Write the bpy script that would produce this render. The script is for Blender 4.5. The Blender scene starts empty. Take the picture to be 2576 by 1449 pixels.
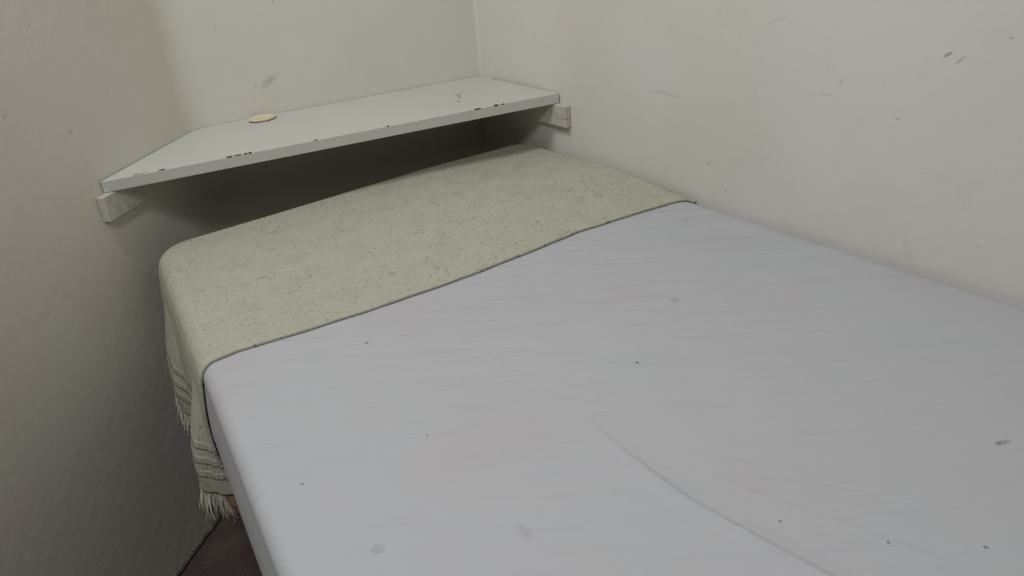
import bpy, bmesh, math, random
from mathutils import Vector, Matrix, Euler
from mathutils import noise as mnoise

# ------------------------------------------------------------------ camera
SC = bpy.context.scene
COL = SC.collection
CAM_Z = 1.556
TH, RO, FPX = math.radians(28.0), math.radians(-5.1), 1990.0
c_, s_ = math.cos(RO), math.sin(RO)
right = Vector((c_, s_ * math.sin(TH), s_ * math.cos(TH)))
up = Vector((-s_, c_ * math.sin(TH), c_ * math.cos(TH)))
back = right.cross(up)
cam_data = bpy.data.cameras.new('camera')
cam = bpy.data.objects.new('camera', cam_data)
COL.objects.link(cam)
mw = Matrix((right, up, back)).transposed().to_4x4()
mw.translation = Vector((0, 0, CAM_Z))
cam.matrix_world = mw
cam_data.sensor_fit = 'HORIZONTAL'
cam_data.sensor_width = 36.0
cam_data.lens = 36.0 * FPX / 2576.0
cam_data.clip_start = 0.02
SC.camera = cam

# ------------------------------------------------------------------ world, lights, exposure
world = bpy.data.worlds.new('world')
SC.world = world
world.use_nodes = True
world.node_tree.nodes['Background'].inputs[0].default_value = (0.80, 0.88, 1.0, 1)
world.node_tree.nodes['Background'].inputs[1].default_value = 0.01


def area(name, loc, target, sx, sy, power, colour):
    l = bpy.data.lights.new(name, 'AREA')
    l.shape = 'RECTANGLE'
    l.size, l.size_y = sx, sy
    l.energy = power
    l.color = colour
    o = bpy.data.objects.new(name, l)
    COL.objects.link(o)
    o.location = loc
    o.rotation_euler = (Vector(target) - Vector(loc)).to_track_quat('-Z', 'Y').to_euler()
    return o


# daylight falling in through two openings high up, behind and to the left of the viewer
area('window_light', (-0.3, -0.3, 2.8), (0.0, 1.6, 0.9), 0.35, 0.35, 16.5, (0.97, 0.98, 1.0))
area('side_fill_light', (1.15, -0.2, 2.6), (-0.3, 1.6, 0.9), 0.7, 0.5, 2.5, (1.0, 0.99, 0.96))  # added weak fill from the right to lift the left wall, not an opening
area('roof_light', (-0.85, 0.88, 3.25), (0.0, 1.6, 0.9), 0.6, 0.5, 26.5, (0.96, 0.98, 1.0))

SC.view_settings.view_transform = 'Standard'
SC.view_settings.look = 'None'
SC.view_settings.gamma = 1
SC.view_settings.use_curve_mapping = False
SC.view_settings.exposure = 0.0
try:
    SC.cycles.max_bounces = 8
except Exception:
    pass


# ------------------------------------------------------------------ helpers
def mesh_obj(name, verts, faces, mat, parent=None, smooth=False, uvs=None):
    me = bpy.data.meshes.new(name)
    me.from_pydata([tuple(v) for v in verts], [], faces)
    if uvs is not None:
        lay = me.uv_layers.new(name='UVMap')
        for lp in me.loops:
            lay.data[lp.index].uv = uvs[lp.vertex_index]
    me.materials.append(mat)
    if smooth:
        for p in me.polygons:
            p.use_smooth = True
    me.update()
    o = bpy.data.objects.new(name, me)
    COL.objects.link(o)
    if parent:
        o.parent = parent
    return o


def fix_normals(o):
    bm = bmesh.new()
    bm.from_mesh(o.data)
    bmesh.ops.recalc_face_normals(bm, faces=bm.faces)
    bm.to_mesh(o.data)
    bm.free()


def tag(o, label=None, cat=None, kind=None, group=None):
    if label:
        o['label'] = label
    if cat:
        o['category'] = cat
    if kind:
        o['kind'] = kind
    if group:
        o['group'] = group


def empty(name, loc=(0, 0, 0)):
    o = bpy.data.objects.new(name, None)
    COL.objects.link(o)
    o.location = loc
    return o


def prism(poly, z0, z1):
    n = len(poly)
    v = [(x, y, z0) for x, y in poly] + [(x, y, z1) for x, y in poly]
    f = [tuple(range(n - 1, -1, -1)), tuple(range(n, 2 * n))]
    for i in range(n):
        j = (i + 1) % n
        f.append((i, j, n + j, n + i))
    return v, f


def bevel(o, w, seg=2):
    m = o.modifiers.new('bevel', 'BEVEL')
    m.width = w
    m.segments = seg
    m.limit_method = 'ANGLE'
    m.angle_limit = math.radians(35)
    return m


def V2(a):
    return Vector((a[0], a[1]))


def dirdeg(a):
    return Vector((math.cos(math.radians(a)), math.sin(math.radians(a))))


def isect(p, d, q, e):
    den = d.x * e.y - d.y * e.x
    t = ((q.x - p.x) * e.y - (q.y - p.y) * e.x) / den
    return p + d * t


# ------------------------------------------------------------------ materials
class NT:
    def __init__(self, name, rough=0.7, spec=0.3):
        self.m = bpy.data.materials.new(name)
        self.m.use_nodes = True
        self.t = self.m.node_tree
        self.b = self.t.nodes['Principled BSDF']
        self.b.inputs['Roughness'].default_value = rough
        self.b.inputs['Specular IOR Level'].default_value = spec
        self.pos = self.t.nodes.new('ShaderNodeNewGeometry').outputs['Position']
        self.h = None

    def n(self, typ, **kw):
        nd = self.t.nodes.new(typ)
        for k, v in kw.items():
            setattr(nd, k, v)
        return nd

    def link(self, a, b):
        self.t.links.new(a, b)

    def math(self, op, a, b=None, clamp=False):
        nd = self.n('ShaderNodeMath', operation=op)
        nd.use_clamp = clamp
        for i, x in enumerate((a, b)):
            if x is None:
                continue
            if isinstance(x, (int, float)):
                nd.inputs[i].default_value = x
            else:
                self.link(x, nd.inputs[i])
        return nd.outputs[0]

    def mapping(self, src, loc=(0, 0, 0), rot=(0, 0, 0), scale=(1, 1, 1), typ='POINT'):
        nd = self.n('ShaderNodeMapping', vector_type=typ)
        nd.inputs['Location'].default_value = loc
        nd.inputs['Rotation'].default_value = rot
        nd.inputs['Scale'].default_value = scale
        self.link(src, nd.inputs['Vector'])
        return nd.outputs[0]

    def noise(self, src, scale, detail=2.0, rough=0.5, dist=0.0):
        nd = self.n('ShaderNodeTexNoise')
        nd.inputs['Scale'].default_value = scale
        nd.inputs['Detail'].default_value = detail
        nd.inputs['Roughness'].default_value = rough
        nd.inputs['Distortion'].default_value = dist
        self.link(src, nd.inputs['Vector'])
        return nd.outputs['Fac']

    def remap(self, x, a, b, c=0.0, d=1.0, smooth=True):
        nd = self.n('ShaderNodeMapRange')
        nd.interpolation_type = 'SMOOTHSTEP' if smooth else 'LINEAR'
        self.link(x, nd.inputs['Value'])
        nd.inputs['From Min'].default_value = a
        nd.inputs['From Max'].default_value = b
        nd.inputs['To Min'].default_value = c
        nd.inputs['To Max'].default_value = d
        return nd.outputs[0]

    def mix(self, fac, a, b):
        nd = self.n('ShaderNodeMix', data_type='RGBA')
        if isinstance(fac, (int, float)):
            nd.inputs[0].default_value = fac
        else:
            self.link(fac, nd.inputs[0])
        for i, x in ((6, a), (7, b)):
            if isinstance(x, (tuple, list)):
                nd.inputs[i].default_value = (x[0], x[1], x[2], 1)
            else:
                self.link(x, nd.inputs[i])
        return nd.outputs[2]

    def mark(self, col, a, b, half_w, colour, strength=0.8, normal=(0, 0, 1), depth=0.02, grow=0.0, rag=0.5, soft=0.35):
        """a stain or scratch with a shape of its own, running from a to b"""
        a, b = Vector(a), Vector(b)
        c = (a + b) / 2
        x = (b - a)
        hl = x.length / 2 + grow
        x.normalize()
        z = Vector(normal).normalized()
        y = z.cross(x).normalized()
        z = x.cross(y)
        R = Matrix((x, y, z)).transposed()
        e = R.to_euler()
        v = self.mapping(self.pos, tuple(c), tuple(e), (hl, half_w, depth), 'TEXTURE')
        ln = self.n('ShaderNodeVectorMath', operation='LENGTH')
        self.link(v, ln.inputs[0])
        d = ln.outputs['Value']
        if rag:
            nz = self.noise(self.pos, 0.35 / max(half_w, 0.001), 2)
            d = self.math('ADD', d, self.math('MULTIPLY', self.math('SUBTRACT', nz, 0.5), rag))
        m = self.remap(d, 1.0 - soft, 1.0 + soft, strength, 0.0)
        return self.mix(m, col, colour)

    def seg(self, a, b):
        """distance in plan from the segment ab, and signed side"""
        a, b = Vector((a[0], a[1], 0)), Vector((b[0], b[1], 0))
        d = b - a
        L = d.length
        d.normalize()
        flat = self.mapping(self.pos, scale=(1, 1, 0))
        sub = self.n('ShaderNodeVectorMath', operation='SUBTRACT')
        self.link(flat, sub.inputs[0])
        sub.inputs[1].default_value = a
        dot = self.n('ShaderNodeVectorMath', operation='DOT_PRODUCT')
        self.link(sub.outputs[0], dot.inputs[0])
        dot.inputs[1].default_value = d
        t = self.math('MAXIMUM', self.math('MINIMUM', dot.outputs['Value'], L), 0.0)
        sc = self.n('ShaderNodeVectorMath', operation='SCALE')
        sc.inputs[0].default_value = d
        self.link(t, sc.inputs['Scale'])
        s2 = self.n('ShaderNodeVectorMath', operation='DISTANCE')
        self.link(sub.outputs[0], s2.inputs[0])
        self.link(sc.outputs[0], s2.inputs[1])
        return s2.outputs['Value']

    def bump(self, height, strength=1.0, dist=0.001):
        nd = self.n('ShaderNodeBump')
        nd.inputs['Strength'].default_value = strength
        nd.inputs['Distance'].default_value = dist
        self.link(height, nd.inputs['Height'])
        if self.h is not None:
            self.link(self.h, nd.inputs['Normal'])
        self.h = nd.outputs['Normal']
        self.link(self.h, self.b.inputs['Normal'])

    def out(self, col):
        if isinstance(col, (tuple, list)):
            self.b.inputs['Base Color'].default_value = (*col, 1)
        else:
            self.link(col, self.b.inputs['Base Color'])
        return self.m


GREY = (0.30, 0.29, 0.29)
DARK = (0.05, 0.04, 0.035)

# lines of the walls in plan
LW_P, LW_D = Vector((-0.884, 1.682)), dirdeg(75.3)
BW_P, BW_D = Vector((-0.787, 2.056)), dirdeg(22.85)
RW_P, RW_D = Vector((0.746, 1.303)), dirdeg(126.03)
LB = isect(LW_P, LW_D, BW_P, BW_D)
BR = isect(BW_P, BW_D, RW_P, RW_D)
N_LW = Vector((LW_D.y, -LW_D.x))
N_BW = Vector((BW_D.y, -BW_D.x))
N_RW = Vector((-RW_D.y, RW_D.x))
n3 = lambda n: (n.x, n.y, 0)


def wall_mat(name, base, marks, normal):
    g = NT(name, 0.62, 0.25)
    big = g.noise(g.pos, 2.6, 3, 0.5)
    col = g.mix(g.remap(big, 0.35, 0.68), base, tuple(x * k for x, k in zip(base, (0.965, 0.95, 0.92))))
    mid = g.noise(g.pos, 11, 3, 0.6)
    col = g.mix(g.remap(mid, 0.56, 0.72, 0, 0.35), col, tuple(x * k for x, k in zip(base, (0.96, 0.92, 0.90))))
    sp = g.noise(g.pos, 70, 1)
    col = g.mix(g.remap(sp, 0.76, 0.80, 0, 0.15), col, GREY)
    for mk in marks:
        col = g.mark(col, *mk[:-1], normal=normal, **mk[-1])
    fine = g.noise(g.mapping(g.pos, scale=(1, 1, 0.6)), 420, 2)
    wob = g.noise(g.pos, 30, 2)
    g.bump(wob, 0.35, 0.002)
    g.bump(fine, 0.35, 0.0006)
    return g.out(col)


M_RW = wall_mat('paint_wall_right', (0.65, 0.63, 0.59), [
    ((0.7456, 1.3028, 1.2229), (0.7517, 1.2944, 1.2298), 0.0028, (0.2, 0.18, 0.15), dict(strength=0.6, grow=0.001)),
    ((0.7566, 1.2877, 1.2122), (0.7647, 1.2765, 1.2266), 0.0016, (0.26, 0.24, 0.21), dict(strength=0.5)),
    ((0.3665, 1.824, 1.0707), (0.4104, 1.7637, 1.0682), 0.0013, (0.38, 0.36, 0.33), dict(strength=0.6)),
    ((0.5391, 1.5867, 1.2452), (0.5681, 1.5468, 1.2625), 0.0012, (0.44, 0.43, 0.40), dict(strength=0.5)),
    ((0.611, 1.4879, 1.127), (0.6355, 1.4542, 1.128), 0.0013, (0.42, 0.41, 0.38), dict(strength=0.5)),
    ((0.7065, 1.3566, 1.1074), (0.7109, 1.3505, 1.1058), 0.0015, GREY, dict(strength=0.6)),
    ((0.462, 1.6926, 0.926), (0.471, 1.6803, 0.936), 0.0026, GREY, dict(strength=0.4)),
    ((0.4937, 1.6491, 0.8823), (0.4965, 1.6453, 0.8718), 0.004, GREY, dict(strength=0.3)),
    ((0.7368, 1.3149, 0.8874), (0.7476, 1.30, 0.8439), 0.007, (0.56, 0.53, 0.46), dict(strength=0.45, soft=0.6)),
    ((0.8002, 1.2278, 1.2619), (0.8037, 1.223, 1.2613), 0.0015, GREY, dict(strength=0.6)),
    ((0.639, 1.4493, 1.1579), (0.643, 1.4439, 1.1559), 0.0022, GREY, dict(strength=0.4)),
    ((0.8098, 1.2146, 0.9105), (0.8155, 1.2068, 0.9121), 0.002, (0.5, 0.47, 0.38), dict(strength=0.5)),
], n3(N_RW))
M_BW = wall_mat('paint_wall_back', (0.65, 0.63, 0.575), [
    ((-0.6109, 2.1245, 1.0918), (-0.5723, 2.1408, 1.116), 0.009, (0.42, 0.41, 0.40), dict(strength=0.65, soft=0.5)),
    ((-0.6283, 2.1172, 1.1003), (-0.6238, 2.119, 1.0942), 0.0025, GREY, dict(strength=0.5)),
    ((-0.546, 2.1519, 1.3028), (-0.542, 2.1536, 1.2906), 0.003, GREY, dict(strength=0.4)),
    ((-0.6852, 2.0931, 1.261), (-0.6816, 2.0947, 1.2575), 0.003, GREY, dict(strength=0.35)),
], n3(N_BW))
M_LW = wall_mat('paint_wall_left', (0.65, 0.62, 0.55), [
    ((-0.9291, 1.5132, 1.2166), (-0.928, 1.5171, 1.2108), 0.006, GREY, dict(strength=0.3)),
    ((-0.8936, 1.6474, 1.1421), (-0.8909, 1.6577, 1.1345), 0.005, GREY, dict(strength=0.3)),
    ((-0.8953, 1.6408, 1.3593), (-0.8944, 1.6445, 1.3541), 0.003, GREY, dict(strength=0.4)),
], n3(N_LW))

# white fitted sheet
WR = [((-0.0144, 1.3397), (0.0296, 1.2472), 0.5), ((-0.2402, 1.3739), (0.0529, 0.9862), 0.5), ((-0.3814, 1.02), (-0.0687, 1.1174), 0.45),
      ((0.0924, 0.96), (0.2874, 1.0712), 0.6), ((0.0567, 1.0281), (0.2503, 1.2077), 0.4), ((0.2102, 0.8021), (0.461, 0.6108), 0.7),
      ((0.2337, 0.7912), (0.5492, 0.6862), 0.6), ((0.0868, 0.7874), (0.2853, 0.6144), 0.5), ((-0.3071, 1.2925), (-0.1632, 1.1328), 0.5),
      ((0.16, 0.86), (0.50, 0.70), 0.5), ((0.11, 0.93), (0.26, 1.01), 0.6), ((0.06, 0.99), (0.20, 1.09), 0.4)]
CREASE = [(0.06, 0.98), (0.1023, 0.9015), (0.1329, 0.8449), (0.1616, 0.7968), (0.2004, 0.7401), (0.2457, 0.6907), (0.2804, 0.6522), (0.3193, 0.6105), (0.42, 0.50)]


def sheet_mat():
    g = NT('white_cotton_sheet', 0.85, 0.15)
    base = (0.445, 0.445, 0.456)
    n1 = g.noise(g.pos, 5.0, 3)
    col = g.mix(g.remap(n1, 0.52, 0.72, 0, 0.7), base, (0.445, 0.423, 0.438))
    n2 = g.noise(g.mapping(g.pos, loc=(5, 3, 1)), 4.0, 3)
    col = g.mix(g.remap(n2, 0.52, 0.72, 0, 0.4), col, (0.415, 0.440, 0.443))
    S = [((0.2843, 1.2527, 0.836), (0.3024, 1.2494, 0.836), 0.011, 0.55, 0.0), ((-0.1983, 0.71, 0.836), (-0.1846, 0.7084, 0.836), 0.008, 0.55, 0.001),
         ((-0.0178, 0.7292, 0.836), (-0.0045, 0.7045, 0.836), 0.006, 0.4, 0.002), ((0.3823, 1.5893, 0.836), (0.4176, 1.615, 0.836), 0.012, 0.25, 0.0),
         ((0.1874, 1.0592, 0.836), (0.1924, 1.0584, 0.836), 0.0025, 0.9, 0.0005), ((-0.2661, 1.1958, 0.836), (-0.2611, 1.1949, 0.836), 0.0025, 0.8, 0.0005),
         ((-0.311, 0.8412, 0.836), (-0.3077, 0.8408, 0.836), 0.0016, 1, 0), ((-0.1444, 0.9245, 0.836), (-0.1414, 0.9241, 0.836), 0.0015, 0.9, 0),
         ((0.6165, 0.7974, 0.836), (0.638, 0.8026, 0.836), 0.004, 0.45, 0.0), ((0.618, 0.7975, 0.836), (0.624, 0.800, 0.836), 0.004, 0.4, 0.0),
         ((0.5068, 0.6328, 0.836), (0.5102, 0.63, 0.836), 0.002, 0.8, 0.001), ((0.4055, 0.6514, 0.836), (0.4073, 0.6494, 0.836), 0.0016, 0.9, 0.0005),
         ((0.2959, 0.6976, 0.836), (0.298, 0.6954, 0.836), 0.0014, 0.9, 0.0003)]
    for a, b, w, st, gr in S:
        big = w > 0.005
        col = g.mark(col, a, b, w, (0.34, 0.34, 0.35) if big else (0.14, 0.12, 0.12), strength=st, grow=gr, depth=0.05, rag=0.25 if big else 0.4)
    weave = g.noise(g.mapping(g.pos, rot=(0, 0, math.radians(-28)), scale=(1, 3, 1)), 500, 2)
    # soft stretch wrinkles
    wv = g.noise(g.mapping(g.pos, rot=(0, 0, math.radians(-30)), scale=(2.5, 16, 1)), 1.6, 3, 0.55, 0.4)
    w2 = g.noise(g.mapping(g.pos, rot=(0, 0, math.radians(28)), scale=(3.0, 18, 1)), 1.5, 3, 0.5, 0.5)
    g.bump(g.math('ADD', wv, w2), 0.6, 0.009)
    dist = None
    for a, b in zip(CREASE[:-1], CREASE[1:]):
        d = g.seg(a, b)
        dist = d if dist is None else g.math('MINIMUM', dist, d)
    wobble = g.math('MULTIPLY', g.math('SUBTRACT', g.noise(g.pos, 9, 2), 0.5), 0.004)
    dist = g.math('ADD', dist, wobble)
    hgt = g.remap(dist, 0.0, 0.009, 0.7, 0.0)
    hgt = g.math('ADD', hgt, g.remap(dist, 0.0, 0.03, 0.8, 0.0))
    ysep = g.n('ShaderNodeSeparateXYZ')
    g.link(g.pos, ysep.inputs[0])
    hgt = g.math('MULTIPLY', hgt, g.remap(ysep.outputs['Y'], 0.99, 0.78, 0.0, 1.0))
    g.bump(hgt, 1.0, 0.0030)
    tot = None
    for a, b, k in WR:
        d = g.math('ADD', g.seg(a, b), wobble)
        h = g.remap(d, 0.0, 0.007, k, 0.0)
        tot = h if tot is None else g.math('MAXIMUM', tot, h)
    g.bump(tot, 0.8, 0.0012)
    g.bump(weave, 0.25, 0.0004)
    return g.out(col)


M_SHEET = sheet_mat()


def blanket_mat():
    g = NT('cream_flecked_wool', 0.95, 0.1)
    uv = g.n('ShaderNodeUVMap').outputs[0]
    base = (0.435, 0.422, 0.338)
    n0 = g.noise(uv, 18, 3)
    col = g.mix(g.remap(n0, 0.35, 0.7), base, (0.41, 0.395, 0.315))
    # dark flecks spun into the yarn, longer along the rows
    clump = g.remap(g.noise(uv, 22, 2), 0.3, 0.7, -0.026, 0.026)
    for sc, sx, thr, st, c in ((330, 0.24, 0.635, 0.8, (0.20, 0.19, 0.14)), (200, 0.13, 0.69, 0.75, (0.19, 0.18, 0.13)), (520, 0.4, 0.59, 0.4, (0.27, 0.26, 0.20))):
        f = g.noise(g.mapping(uv, scale=(sx, 1, 1), loc=(sc * 0.01, sc * 0.02, 0)), sc, 1.0)
        f = g.math('ADD', f, clump)
        col = g.mix(g.remap(f, thr, thr + 0.05, 0, st), col, c)
    lt = g.noise(g.mapping(uv, scale=(0.5, 1, 1), loc=(7, 3, 0)), 380, 1)
    col = g.mix(g.remap(lt, 0.58, 0.72, 0, 0.5), col, (0.55, 0.54, 0.46))
    # knitted rows
    w = g.n('ShaderNodeTexWave', wave_type='BANDS', bands_direction='Y')
    w.inputs['Scale'].default_value = 62
    w.inputs['Distortion'].default_value = 1.5
    w.inputs['Detail Scale'].default_value = 4
    g.link(uv, w.inputs['Vector'])
    w2 = g.n('ShaderNodeTexWave', wave_type='BANDS', bands_direction='X')
    w2.inputs['Scale'].default_value = 55
    w2.inputs['Distortion'].default_value = 1.5
    g.link(uv, w2.inputs['Vector'])
    g.bump(w.outputs['Fac'], 0.25, 0.0006)
    g.bump(g.noise(uv, 260, 2), 0.5, 0.001)
    # three openwork bands near the hem (upright threads), hem is at u = 0
    sep = g.n('ShaderNodeSeparateXYZ')
    g.link(uv, sep.inputs[0])
    u = sep.outputs['X']
    th = g.noise(g.mapping(uv, scale=(0.12, 1, 1)), 330, 1.5)
    band = None
    for c0 in (0.105, 0.074, 0.044):
        b = g.remap(g.math('ABSOLUTE', g.math('SUBTRACT', u, c0)), 0.005, 0.009, 1.0, 0.0)
        band = b if band is None else g.math('MAXIMUM', band, b)
    col = g.mix(g.math('MULTIPLY', band, g.remap(th, 0.54, 0.60, 0.0, 0.75)), col, (0.22, 0.21, 0.17))
    g.bump(g.math('MULTIPLY', band, th), 0.8, 0.0035)
    return g.out(col)


M_BLANKET = blanket_mat()


def fringe_mat():
    g = NT('cream_wool_fringe', 0.95, 0.1)
    n0 = g.noise(g.pos, 60, 2)
    col = g.mix(g.remap(n0, 0.4, 0.65), (0.66, 0.64, 0.54), (0.55, 0.52, 0.42))
    g.bump(g.noise(g.mapping(g.pos, scale=(1, 1, 0.3)), 900, 1), 0.6, 0.001)
    return g.out(col)


M_FRINGE = fringe_mat()
g = NT('tan_wool_fringe', 0.95, 0.1)
M_FRINGE_TAN = g.out(g.mix(g.remap(g.noise(g.pos, 80, 2), 0.4, 0.6), (0.42, 0.31, 0.19), (0.33, 0.23, 0.13)))


def shelf_mat():
    g = NT('chipped_white_gloss_paint', 0.42, 0.4)
    base = (0.53, 0.53, 0.485)
    n1 = g.noise(g.pos, 7, 3)
    col = g.mix(g.remap(n1, 0.4, 0.65), base, (0.52, 0.51, 0.465))
    Z = 1.0158
    ey = lambda x: 1.6825 + (x + 0.884) * 0.3854
    ch = [(-0.8186, -0.8040, 0.0022), (-0.8005, -0.7967, 0.0016), (-0.795, -0.789, 0.0014), (-0.7703, -0.7528, 0.0024),
          (-0.6290, -0.6185, 0.0034), (-0.6163, -0.5960, 0.0024), (-0.592, -0.5860, 0.0030), (-0.583, -0.5760, 0.0030),
          (-0.4394, -0.4335, 0.0020), (-0.004, 0.0060, 0.0042), (-0.055, -0.038, 0.0015), (0.015, 0.022, 0.0012), (-0.2716, -0.2670, 0.0016)]
    ch = [((p, ey(p)), (q, ey(q)), w) for p, q, w in ch]
    for a, b, w in ch:
        col = g.mark(col, (*a, Z), (*b, Z), w, (0.04, 0.033, 0.03), strength=1.0, depth=0.0026, rag=0.7, grow=0.0012, soft=0.25)
    for a, b, w, st in (((-0.1121, 2.1527), (-0.0895, 2.1706), 0.003, 0.75), ((-0.0985, 2.1640), (-0.0953, 2.1257), 0.0026, 0.75),
                        ((-0.1013, 2.0990), (-0.0925, 2.0866), 0.004, 0.6), ((-0.0534, 2.0864), (-0.0471, 2.0802), 0.003, 0.5)):
        col = g.mark(col, (*a, Z), (*b, Z), w, (0.13, 0.12, 0.10), strength=st, depth=0.004, rag=0.9)
    g.bump(g.noise(g.mapping(g.pos, rot=(0, 0, math.radians(-21)), scale=(1, 6, 6)), 14, 3), 0.3, 0.0015)
    g.bump(g.noise(g.pos, 240, 2), 0.15, 0.0006)
    return g.out(col)


M_SHELF = shelf_mat()
g = NT('batten_paint', 0.5, 0.35)
col = g.mix(g.remap(g.noise(g.pos, 40, 3), 0.45, 0.65), (0.52, 0.505, 0.45), (0.47, 0.43, 0.375))
col = g.mark(col, (-0.858, 1.748, 0.966), (-0.856, 1.752, 0.962), 0.002, DARK, strength=0.8, normal=n3(N_LW), grow=0.0015, depth=0.05)
col = g.mark(col, (-0.8905, 1.655, 0.950), (-0.888, 1.655, 0.946), 0.0016, DARK, strength=0.8, normal=(0, -1, 0), grow=0.001, depth=0.02)
col = g.mark(col, (0.170, 2.05, 0.953), (0.20, 2.05, 0.957), 0.0018, (0.2, 0.18, 0.14), strength=0.6, normal=(0.58, -0.8, 0), depth=0.03)
col = g.mark(col, (0.170, 2.05, 0.940), (0.20, 2.05, 0.941), 0.005, (0.56, 0.42, 0.34), strength=0.5, normal=(0.58, -0.8, 0), depth=0.03)
g.bump(g.noise(g.pos, 90, 3), 0.4, 0.0015)
M_BATTEN = g.out(col)

g = NT('brown_carpet', 1.0, 0.05)
col = g.mix(g.remap(g.noise(g.pos, 160, 3), 0.4, 0.65), (0.105, 0.073, 0.065), (0.06, 0.043, 0.04))
col = g.mix(g.remap(g.noise(g.pos, 9, 3), 0.45, 0.65, 0, 0.5), col, (0.14, 0.10, 0.085))
g.bump(g.noise(g.pos, 500, 2), 0.8, 0.003)
M_CARPET = g.out(col)
g = NT('dark_timber', 0.7, 0.3)
M_BASE = g.out(g.mix(g.noise(g.mapping(g.pos, scale=(1, 1, 8)), 8, 3), (0.10, 0.06, 0.04), (0.16, 0.10, 0.065)))
g = NT('ceiling_paint', 0.8, 0.2)
M_CEIL = g.out(g.mix(g.noise(g.pos, 3, 2), (0.62, 0.61, 0.58), (0.58, 0.57, 0.54)))
g = NT('skirting_edge', 0.9, 0.1)
g.bump(g.noise(g.pos, 300, 2), 0.8, 0.002)
M_EDGE = g.out(g.mix(g.remap(g.noise(g.pos, 150, 2), 0.4, 0.6), (0.20, 0.18, 0.15), (0.12, 0.10, 0.085)))
g = NT('pale_yellow_plastic', 0.45, 0.4)
M_DISH = g.out(g.mix(g.noise(g.pos, 60, 2), (0.66, 0.60, 0.42), (0.60, 0.54, 0.38)))

# ------------------------------------------------------------------ setting
WT = 0.08
WH = 2.6
lw0 = LW_P - LW_D * 2.6
rw0 = RW_P - RW_D * 1.9
Rf = 0.10                              # rounded plaster in the left corner


def corner_arc(P, da, db, na, nb, r, n=10):
    """points of a fillet between a wall arriving along da and one leaving along db (both with inward normals)"""
    C = isect(P + na * r, da, P + nb * r, db)
    a0, a1 = math.atan2(-na.y, -na.x), math.atan2(-nb.y, -nb.x)
    while a1 - a0 > math.pi:
        a1 -= 2 * math.pi
    while a1 - a0 < -math.pi:
        a1 += 2 * math.pi
    return [C + Vector((math.cos(a0 + (a1 - a0) * i / n), math.sin(a0 + (a1 - a0) * i / n))) * r for i in range(n + 1)]


arc = corner_arc(LB, LW_D, BW_D, N_LW, N_BW, Rf)
arc2 = corner_arc(BR, BW_D, -RW_D, N_BW, N_RW, 0.012, 6)


def wall(name, inner, outer, mat):
    v, f = prism([(p.x, p.y) for p in inner] + [(p.x, p.y) for p in reversed(outer)], 0.0, WH)
    o = mesh_obj(name, v, f, mat)
    fix_normals(o)
    tag(o, kind='structure')
    return o


mid = 5
LBo = LB - (N_LW + N_BW).normalized() * (WT * 1.1)
BRo = BR - (N_BW + N_RW).normalized() * (WT * 1.3)
w1 = wall('wall_left', [lw0] + arc[:mid + 1], [lw0 - N_LW * WT, LBo], M_LW)
w2 = wall('wall_back', arc[mid:] + arc2[:4], [LBo, BRo], M_BW)
w3 = wall('wall_right', arc2[3:] + [rw0], [BRo, rw0 - N_RW * WT], M_RW)
for o_, lb in ((w1, 'cream painted wall to the left, shaded beside the bed'), (w2, 'cream painted wall behind the shelf'), (w3, 'off-white scuffed wall along the right side of the bed')):
    o_['label'] = lb

fl = [lw0 - N_LW * 0.05, LBo, BRo, rw0 - N_RW * 0.05]
v, f = prism([(p.x, p.y) for p in fl], -0.05, 0.0)
o = mesh_obj('floor', v, f, M_CARPET)
fix_normals(o)
tag(o, 'dark brown carpeted floor in the gap beside the bed', kind='structure')

# worn strip where the left wall meets the carpet
vs, fs = [], []
N = 420
random.seed(4)
for i in range(N + 1):
    p = LW_P - LW_D * 0.9 + LW_D * (1.28 * i / N)
    j = mnoise.noise(Vector((i * 0.11, 0, 0))) * 0.0035 + mnoise.noise(Vector((i * 0.43, 3, 0))) * 0.002
    k = mnoise.noise(Vector((i * 0.17, 7, 0))) * 0.004
    for off, z in ((-0.002, 0.016 + k), (0.003 + j * .4, 0.015 + k), (0.006 + j, 0.007), (0.002 + j * .4, 0.0045), (-0.002, 0.0045)):
        q = p + N_LW * off
        vs.append((q.x, q.y, z))
for i in range(N):
    for k in range(4):
        a = i * 5 + k
        fs.append((a, a + 1, a + 6, a + 5))
    a = i * 5
    fs.append((a + 4, a, a + 5, a + 9))
fs += [(0, 1, 2, 3, 4), tuple(N * 5 + k for k in (4, 3, 2, 1, 0))]
o = mesh_obj('trim_1', vs, fs, M_EDGE)
fix_normals(o)
tag(o, 'frayed pale edging along the foot of the left wall', kind='structure')

# ------------------------------------------------------------------ shelf
ZT, TK = 1.0166, 0.0275
shelf = empty('wall_shelf', (-0.4, 1.9, ZT - TK))
tag(shelf, 'chipped white painted board shelf across the corner above the bed head', 'shelf')


def child(o, parent):
    o.parent = parent
    o.matrix_parent_inverse = parent.matrix_world.inverted() if False else Matrix.Translation(-parent.location)


Lf = Vector((-0.884, 1.682)) + N_LW * 0.004
Rr = Vector((0.1700, 2.0885))
Lc = [p + (N_LW + N_BW) * 0.001 for p in arc[::2]]
edge_r = isect(Rr, RW_D, BR, BW_D)
bc = BR + N_BW * 0.003 + N_RW * 0.001
nt = bc - RW_D * 0.062
board = [Lf] + Lc + [bc, nt, nt + N_RW * 0.011 + RW_D * 0.006]
board += [nt + N_RW * 0.0085 - RW_D * 0.03, nt + N_RW * 0.0075 - RW_D * 0.12, Rr]
v, f = prism([(p.x, p.y) for p in board], ZT - TK, ZT)
o = mesh_obj('board', v, f, M_SHELF)
fix_normals(o)
bevel(o, 0.0018)
child(o, shelf)


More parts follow.
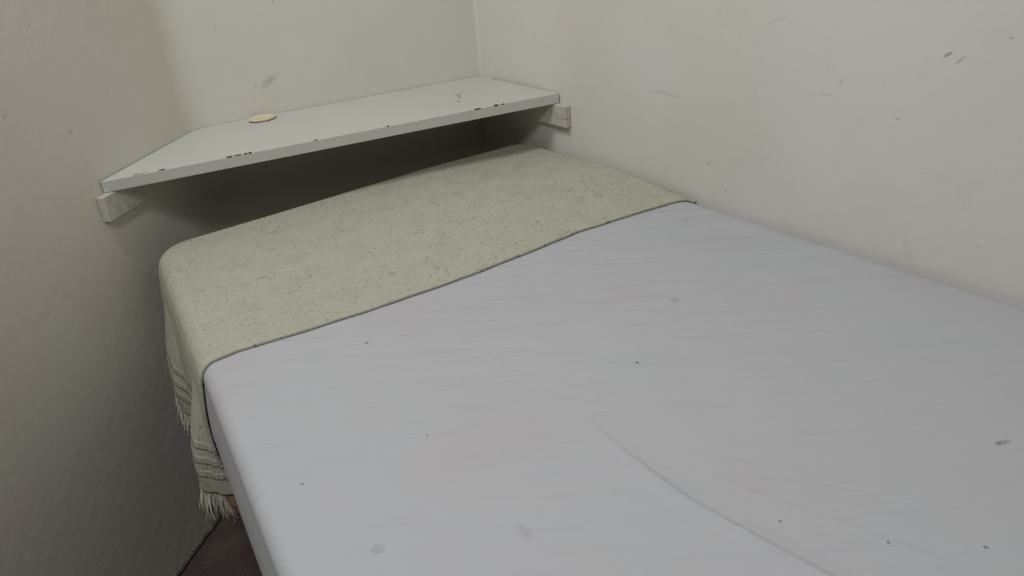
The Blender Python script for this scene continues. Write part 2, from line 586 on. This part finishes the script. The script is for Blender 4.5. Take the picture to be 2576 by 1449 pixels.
def batten(p0, d, n, length, tk, h, zt, slope):
    """p0 front end on the wall, d along the wall towards the back"""
    q = [p0, p0 + n * tk, p0 + n * tk + d * length, p0 + d * length]
    v, f = prism([(a.x, a.y) for a in q], zt - h, zt)
    o = mesh_obj('support_batten', v, f, M_BATTEN)
    fix_normals(o)
    bevel(o, 0.0025, 3)
    child(o, shelf)
    return o


b1 = batten(Vector((-0.8905, 1.657)) + N_LW * 0.0005, LW_D, N_LW, 0.36, 0.019, 0.0585, ZT - TK - 0.0004, 0)
b2 = batten(Vector((0.1965, 2.059)) + N_RW * 0.0005, RW_D, N_RW, 0.34, 0.019, 0.0585, ZT - TK - 0.0004, 0)

# small flat dish on the shelf
dc = Vector((-0.619, 2.086))
prof = [(0.0, 0.0), (0.030, 0.0), (0.0355, 0.003), (0.0365, 0.0062), (0.0345, 0.0068), (0.031, 0.0042), (0.024, 0.0036), (0.0, 0.0036)]
vs, fs = [], []
K = 48
for r, z in prof:
    for k in range(K):
        a = 2 * math.pi * k / K
        x, y = r * math.cos(a), r * 0.83 * math.sin(a)
        q = dc + BW_D * x - N_BW * y
        vs.append((q.x, q.y, ZT + 0.0002 + z))
for j in range(len(prof) - 1):
    for k in range(K):
        a, b = j * K + k, j * K + (k + 1) % K
        fs.append((a, b, b + K, a + K))
o = mesh_obj('shallow_dish', vs, fs, M_DISH, smooth=True)
bm = bmesh.new(); bm.from_mesh(o.data)
bmesh.ops.remove_doubles(bm, verts=bm.verts, dist=1e-5)
bmesh.ops.recalc_face_normals(bm, faces=bm.faces)
bm.to_mesh(o.data); bm.free()
tag(o, 'small flat pale yellow oval dish at the back of the white shelf', 'dish')

# ------------------------------------------------------------------ bed
BZ = 0.836
# outline edges (point, direction, inward normal)
BL_P = Vector((-0.408, 0.884)) + Vector((-0.893, -0.449)) * 0.001
BL_D = dirdeg(116.7)
BB_P, BB_D = Vector((-0.653, 1.806)), dirdeg(29.6)
BRt_P, BRt_D = RW_P + N_RW * 0.003, RW_D
BF_P = BL_P - BL_D * 1.02
BF_D = dirdeg(28)
nBL = Vector((BL_D.y, -BL_D.x)); nBB = Vector((BB_D.y, -BB_D.x)); nBR = N_RW.copy(); nBF = Vector((-BF_D.y, BF_D.x))
RC = 0.085


def inner_quad(inset):
    L = (BL_P + nBL * inset, BL_D); B = (BB_P + nBB * inset, BB_D); R = (BRt_P + nBR * inset, BRt_D); F = (BF_P + nBF * inset, BF_D)
    return [isect(*L, *B), isect(*B, *R), isect(*R, *F), isect(*F, *L)]


QUAD = inner_quad(RC)


def near_quad(p):
    """nearest point on the inner quad, unit direction from it to p, distance (0 when inside)"""
    inside = True
    best = None
    for i in range(4):
        a, b = QUAD[i], QUAD[(i + 1) % 4]
        d = b - a
        if d.x * (p.y - a.y) - d.y * (p.x - a.x) > 0:
            inside = False
        t = max(0, min(1, (p - a).dot(d) / d.dot(d)))
        q = a + d * t
        dd = (p - q).length
        if best is None or dd < best[1]:
            best = (q, dd)
    if inside:
        return None
    return best[0], (p - best[0]).normalized(), best[1]


def ring(offset, npts):
    pts = []
    per = []
    for i in range(4):
        a, b, c = QUAD[i], QUAD[(i + 1) % 4], QUAD[(i + 2) % 4]
        d = (b - a).normalized(); n = Vector((-d.y, d.x))
        e = (c - b).normalized(); m = Vector((-e.y, e.x))
        k = npts // 4
        ns = int(k * 0.92)
        for j in range(ns):
            pts.append(a + d * ((b - a).length * j / ns) + n * offset)
        a0, a1 = math.atan2(n.y, n.x), math.atan2(m.y, m.x)
        while a1 > a0:
            a1 -= 2 * math.pi
        for j in range(k - ns):
            t = a0 + (a1 - a0) * j / (k - ns)
            pts.append(b + Vector((math.cos(t), math.sin(t))) * offset)
    return pts


def sheet_h(p):
    nq = near_quad(p)
    w = 1.0 if nq is None else max(0.0, 1 - nq[2] / 0.05)
    return 0.0025 * w * mnoise.noise(Vector((p.x * 3, p.y * 3, 5)))


RE = 0.030
SIDE = 0.27
bed = empty('bed', (0.1, 1.1, 0))
tag(bed, 'bed pushed against the right wall, made up with a plain white fitted sheet', 'bed')
NP = 1200


def side_bulge(z):
    t = (z + SIDE) / (SIDE - RE)
    if t <= 0 or t >= 1:
        return 0.0
    return 0.013 * math.sin(math.pi * t)


levels = []
for z in [-SIDE, -SIDE + 0.004] + [-SIDE + (SIDE - RE) * q / 14 for q in range(1, 14)]:
    levels.append((RC - (0.012 if z == -SIDE else 0), z, side_bulge(z)))
na = 10
for i in range(na + 1):
    a = math.pi / 2 * i / na
    levels.append((RC - RE + RE * math.cos(a), -RE + RE * math.sin(a), 0))
vs, fs = [], []
cen = sum(QUAD, Vector((0, 0))) / 4
for off, z, bu in levels:
    for p in ring(off, NP):
        if bu:
            q_, n_, d_ = near_quad(p)
            p = p + n_ * (bu * max(0.0, -n_.dot(nBL)) ** 2)
        vs.append((p.x, p.y, BZ + z))
K2 = 70
base_ring = ring(RC - RE, NP)
for j in range(1, K2 + 1):
    t = j / K2
    t = t ** 0.9
    for p in base_ring:
        q = p.lerp(cen, min(t, 0.999))
        vs.append((q.x, q.y, BZ + sheet_h(q)))
nl = len(levels) + K2
for j in range(nl - 1):
    for k in range(NP):
        a, b = j * NP + k, j * NP + (k + 1) % NP
        fs.append((a, b, b + NP, a + NP))
fs.append(tuple((nl - 1) * NP + k for k in range(NP)))
o = mesh_obj('fitted_sheet', vs, fs, M_SHEET, smooth=True)
fix_normals(o)
child(o, bed)
bq = [p for p in ring(RC - 0.03, 80)]
v, f = prism([(p.x, p.y) for p in bq], 0.0, BZ - SIDE - 0.001)
o = mesh_obj('bed_base', v, f, M_BASE)
fix_normals(o)
child(o, bed)

# ------------------------------------------------------------------ blanket
E_D = dirdeg(28.5)
T_D = Vector((-E_D.y, E_D.x))
EDGE = [(-0.4924, 1.2032), (-0.3952, 1.2475), (-0.2928, 1.2974), (-0.1731, 1.3647), (-0.0679, 1.4298), (0.0329, 1.4987), (0.1511, 1.5796), (0.2958, 1.6546), (0.3871, 1.6982), (0.431, 1.7075), (0.459, 1.6900)]
O_B = Vector((-0.5451, 1.1745))
fpts = [((V2(p) - O_B).dot(E_D), (V2(p) - O_B).dot(T_D)) for p in EDGE]


def front(s):
    if s <= fpts[0][0]:
        k = (fpts[0][0] - s)
        return fpts[0][1] - min(k, 0.08) * 0.12
    for (a, fa), (b, fb) in zip(fpts[:-1], fpts[1:]):
        if s <= b:
            u = (s - a) / (b - a)
            return fa + (fb - fa) * u
    return fpts[-1][1]


LEAN = [(0, 0.0), (0.02, 0.026), (0.05, 0.052), (0.085, 0.052), (0.13, 0.022), (0.20, 0.012), (0.28, 0.022), (0.36, 0.046), (0.44, 0.046), (0.54, 0.03), (0.7, 0.03)]


def lean(u):
    if u <= 0:
        return 0.0
    for (a, fa), (b, fb) in zip(LEAN[:-1], LEAN[1:]):
        if u <= b:
            w = (u - a) / (b - a)
            w = w * w * (3 - 2 * w)
            return fa + (fb - fa) * w
    return LEAN[-1][1]


BTH = 0.006                             # cloth thickness
ER = RE + 0.0006
DROP = 0.248


def wrap(p, u):
    nq = near_quad(p)
    c0 = RC - RE
    if nq is None or nq[2] <= c0:
        return Vector((p.x, p.y, BZ + 0.0006 + sheet_h(p))), 0.0
    q, n, d = nq
    e = d - c0
    ha = ER * math.pi / 2
    if e < ha:
        a = e / ER
        pos = q + n * (c0 + ER * math.sin(a))
        return Vector((pos.x, pos.y, BZ + 0.0006 - ER * (1 - math.cos(a)))), e
    dd = e - ha
    t = dd / (DROP - 0.02)
    ln = lean(u) * math.sin(min(t, 1) * math.pi / 2) ** 1.4
    ln = max(ln, side_bulge(-ER - dd) + 0.001)
    is_left = max(0.0, -n.dot(nBL))
    pos = q + n * (c0 + ER) + n * (ln * is_left + 0.0006)
    return Vector((pos.x, pos.y, BZ + 0.0006 - ER - dd)), e


NS, NTT = 420, 200
hem_P = BL_P - nBL * (DROP + ER * 0.57)
vs, uvs, fs = [], [], []
tback = (BB_P - O_B).dot(T_D) + 0.10
for j in range(NTT + 1):
    for i in range(NS + 1):
        tt = j / NTT
        tt = tt ** 1.15
        # left end: along the hem line, right end: at the right wall
        sL, sR = -0.3, 0.9
        for _ in range(4):
            T = front(sL) * (1 - tt) + tback * tt
            base = O_B + T_D * T
            sL = (hem_P - base).dot(nBL) / E_D.dot(nBL)
        for _ in range(6):
            T = front(sR) * (1 - tt) + tback * tt
            base = O_B + T_D * T
            sR = (RW_P + N_RW * 0.0105 - base).dot(N_RW) / E_D.dot(N_RW)
        s = sL + (sR - sL) * i / NS
        fr = front(s)
        T = fr * (1 - tt) + tback * tt
        T += 0.0022 * mnoise.noise(Vector((s * 14, 0, 2))) * (1 - tt)
        p = O_B + E_D * s + T_D * T
        u = T - front(sL)
        pos, e = wrap(p, u)
        # the fold of cloth is fuller towards the wall and the head
        k = max(0.0, 1 - e / 0.05)
        frm = T - fr
        bump = 0.023 * min(1, max(0, s - 0.1) / 0.6) * math.sin(min(1, frm / 0.40) * math.pi * 0.72)
        bump += 0.0025 * (1 - min(1, frm / 0.02)) * 0
        bump += 0.0022 * (0.5 + 0.5 * mnoise.noise(Vector((s * 5, T * 5, 1)))) * min(1, frm / 0.05)
        wl = (p - RW_P).dot(N_RW)
        bump += 0.012 * max(0.0, 1 - wl / 0.03) ** 2
        pos.z += bump * k
        hem = i / NS * (sR - sL)
        vs.append(pos)
        uvs.append((hem, T))
W = NS + 1
for j in range(NTT):
    for i in range(NS):
        a = j * W + i
        fs.append((a, a + 1, a + W + 1, a + W))
blanket = mesh_obj('woven_blanket', vs, fs, M_BLANKET, smooth=True, uvs=uvs)
sm = blanket.modifiers.new('solid', 'SOLIDIFY')
sm.thickness = BTH
sm.offset = 1
sm.use_rim = True
blanket.data.update()
if blanket.data.polygons[(NTT // 3) * NS + NS // 2].normal.z < 0:
    blanket.data.flip_normals()
tag(blanket, 'cream flecked woven blanket folded over the head of the bed', 'blanket')

# fringe along the hem, on the side by the left wall
random.seed(11)


def strand(vs, fs, pts, r0, K=5):
    base = len(vs)
    for i, p in enumerate(pts):
        t = i / (len(pts) - 1)
        r = r0 * (1 - 0.75 * t ** 3)
        for k in range(K):
            a = 2 * math.pi * k / K + i * 0.7
            vs.append((p.x + r * math.cos(a), p.y + r * math.sin(a), p.z))
    for i in range(len(pts) - 1):
        for k in range(K):
            a, b = base + i * K + k, base + i * K + (k + 1) % K
            fs.append((a, b, b + K, a + K))
    fs.append(tuple(base + (len(pts) - 1) * K + k for k in range(K)))


hemv = [Vector(vs_) for vs_ in [vs[j * W] for j in range(NTT + 1)]]
out3 = Vector((-nBL.x, -nBL.y, 0))
cl = [0]
for a, b in zip(hemv[:-1], hemv[1:]):
    cl.append(cl[-1] + (b - a).length)


def hem_at(l):
    for j in range(NTT):
        if cl[j + 1] >= l:
            w = (l - cl[j]) / max(1e-6, cl[j + 1] - cl[j])
            return hemv[j].lerp(hemv[j + 1], w)
    return hemv[-1]


fv, ff, tv, tf = [], [], [], []
l = 0.001
total = cl[-1]
while l < total - 0.10:
    base = hem_at(l) + out3 * (BTH * 0.5) + Vector((0, 0, 0.004))
    ahead = (hem_at(min(total, l + 0.01)) - hem_at(max(0, l - 0.01)))
    ahead.z = 0
    ahead.normalize()
    tan = l < 0.024
    nst = 3
    for q in range(nst):
        L = 0.064 + random.uniform(-0.012, 0.014)
        da = random.gauss(0, 0.12) - (0.55 * max(0, 1 - l / 0.03) if l < 0.03 else 0)
        do = random.gauss(0.02, 0.10)
        ph = random.uniform(0, 6.28)
        am = random.uniform(0.0004, 0.0016)
        pts = []
        for i in range(9):
            t = i / 8
            p = base + Vector((0, 0, -L * t)) + ahead * (da * L * t + am * math.sin(ph + t * 7)) + out3 * (do * L * t + am * math.cos(ph * 2 + t * 6))
            pts.append(p)
        strand(tv if tan else fv, tf if tan else ff, pts, random.uniform(0.0014, 0.0021))
    l += random.uniform(0.0018, 0.0032)
fr = mesh_obj('fringe', fv, ff, M_FRINGE, blanket, smooth=True)
fr2 = mesh_obj('fringe', tv, tf, M_FRINGE_TAN, blanket, smooth=True)
fr2['label'] = 'browner end of the fringe next to the sheet'
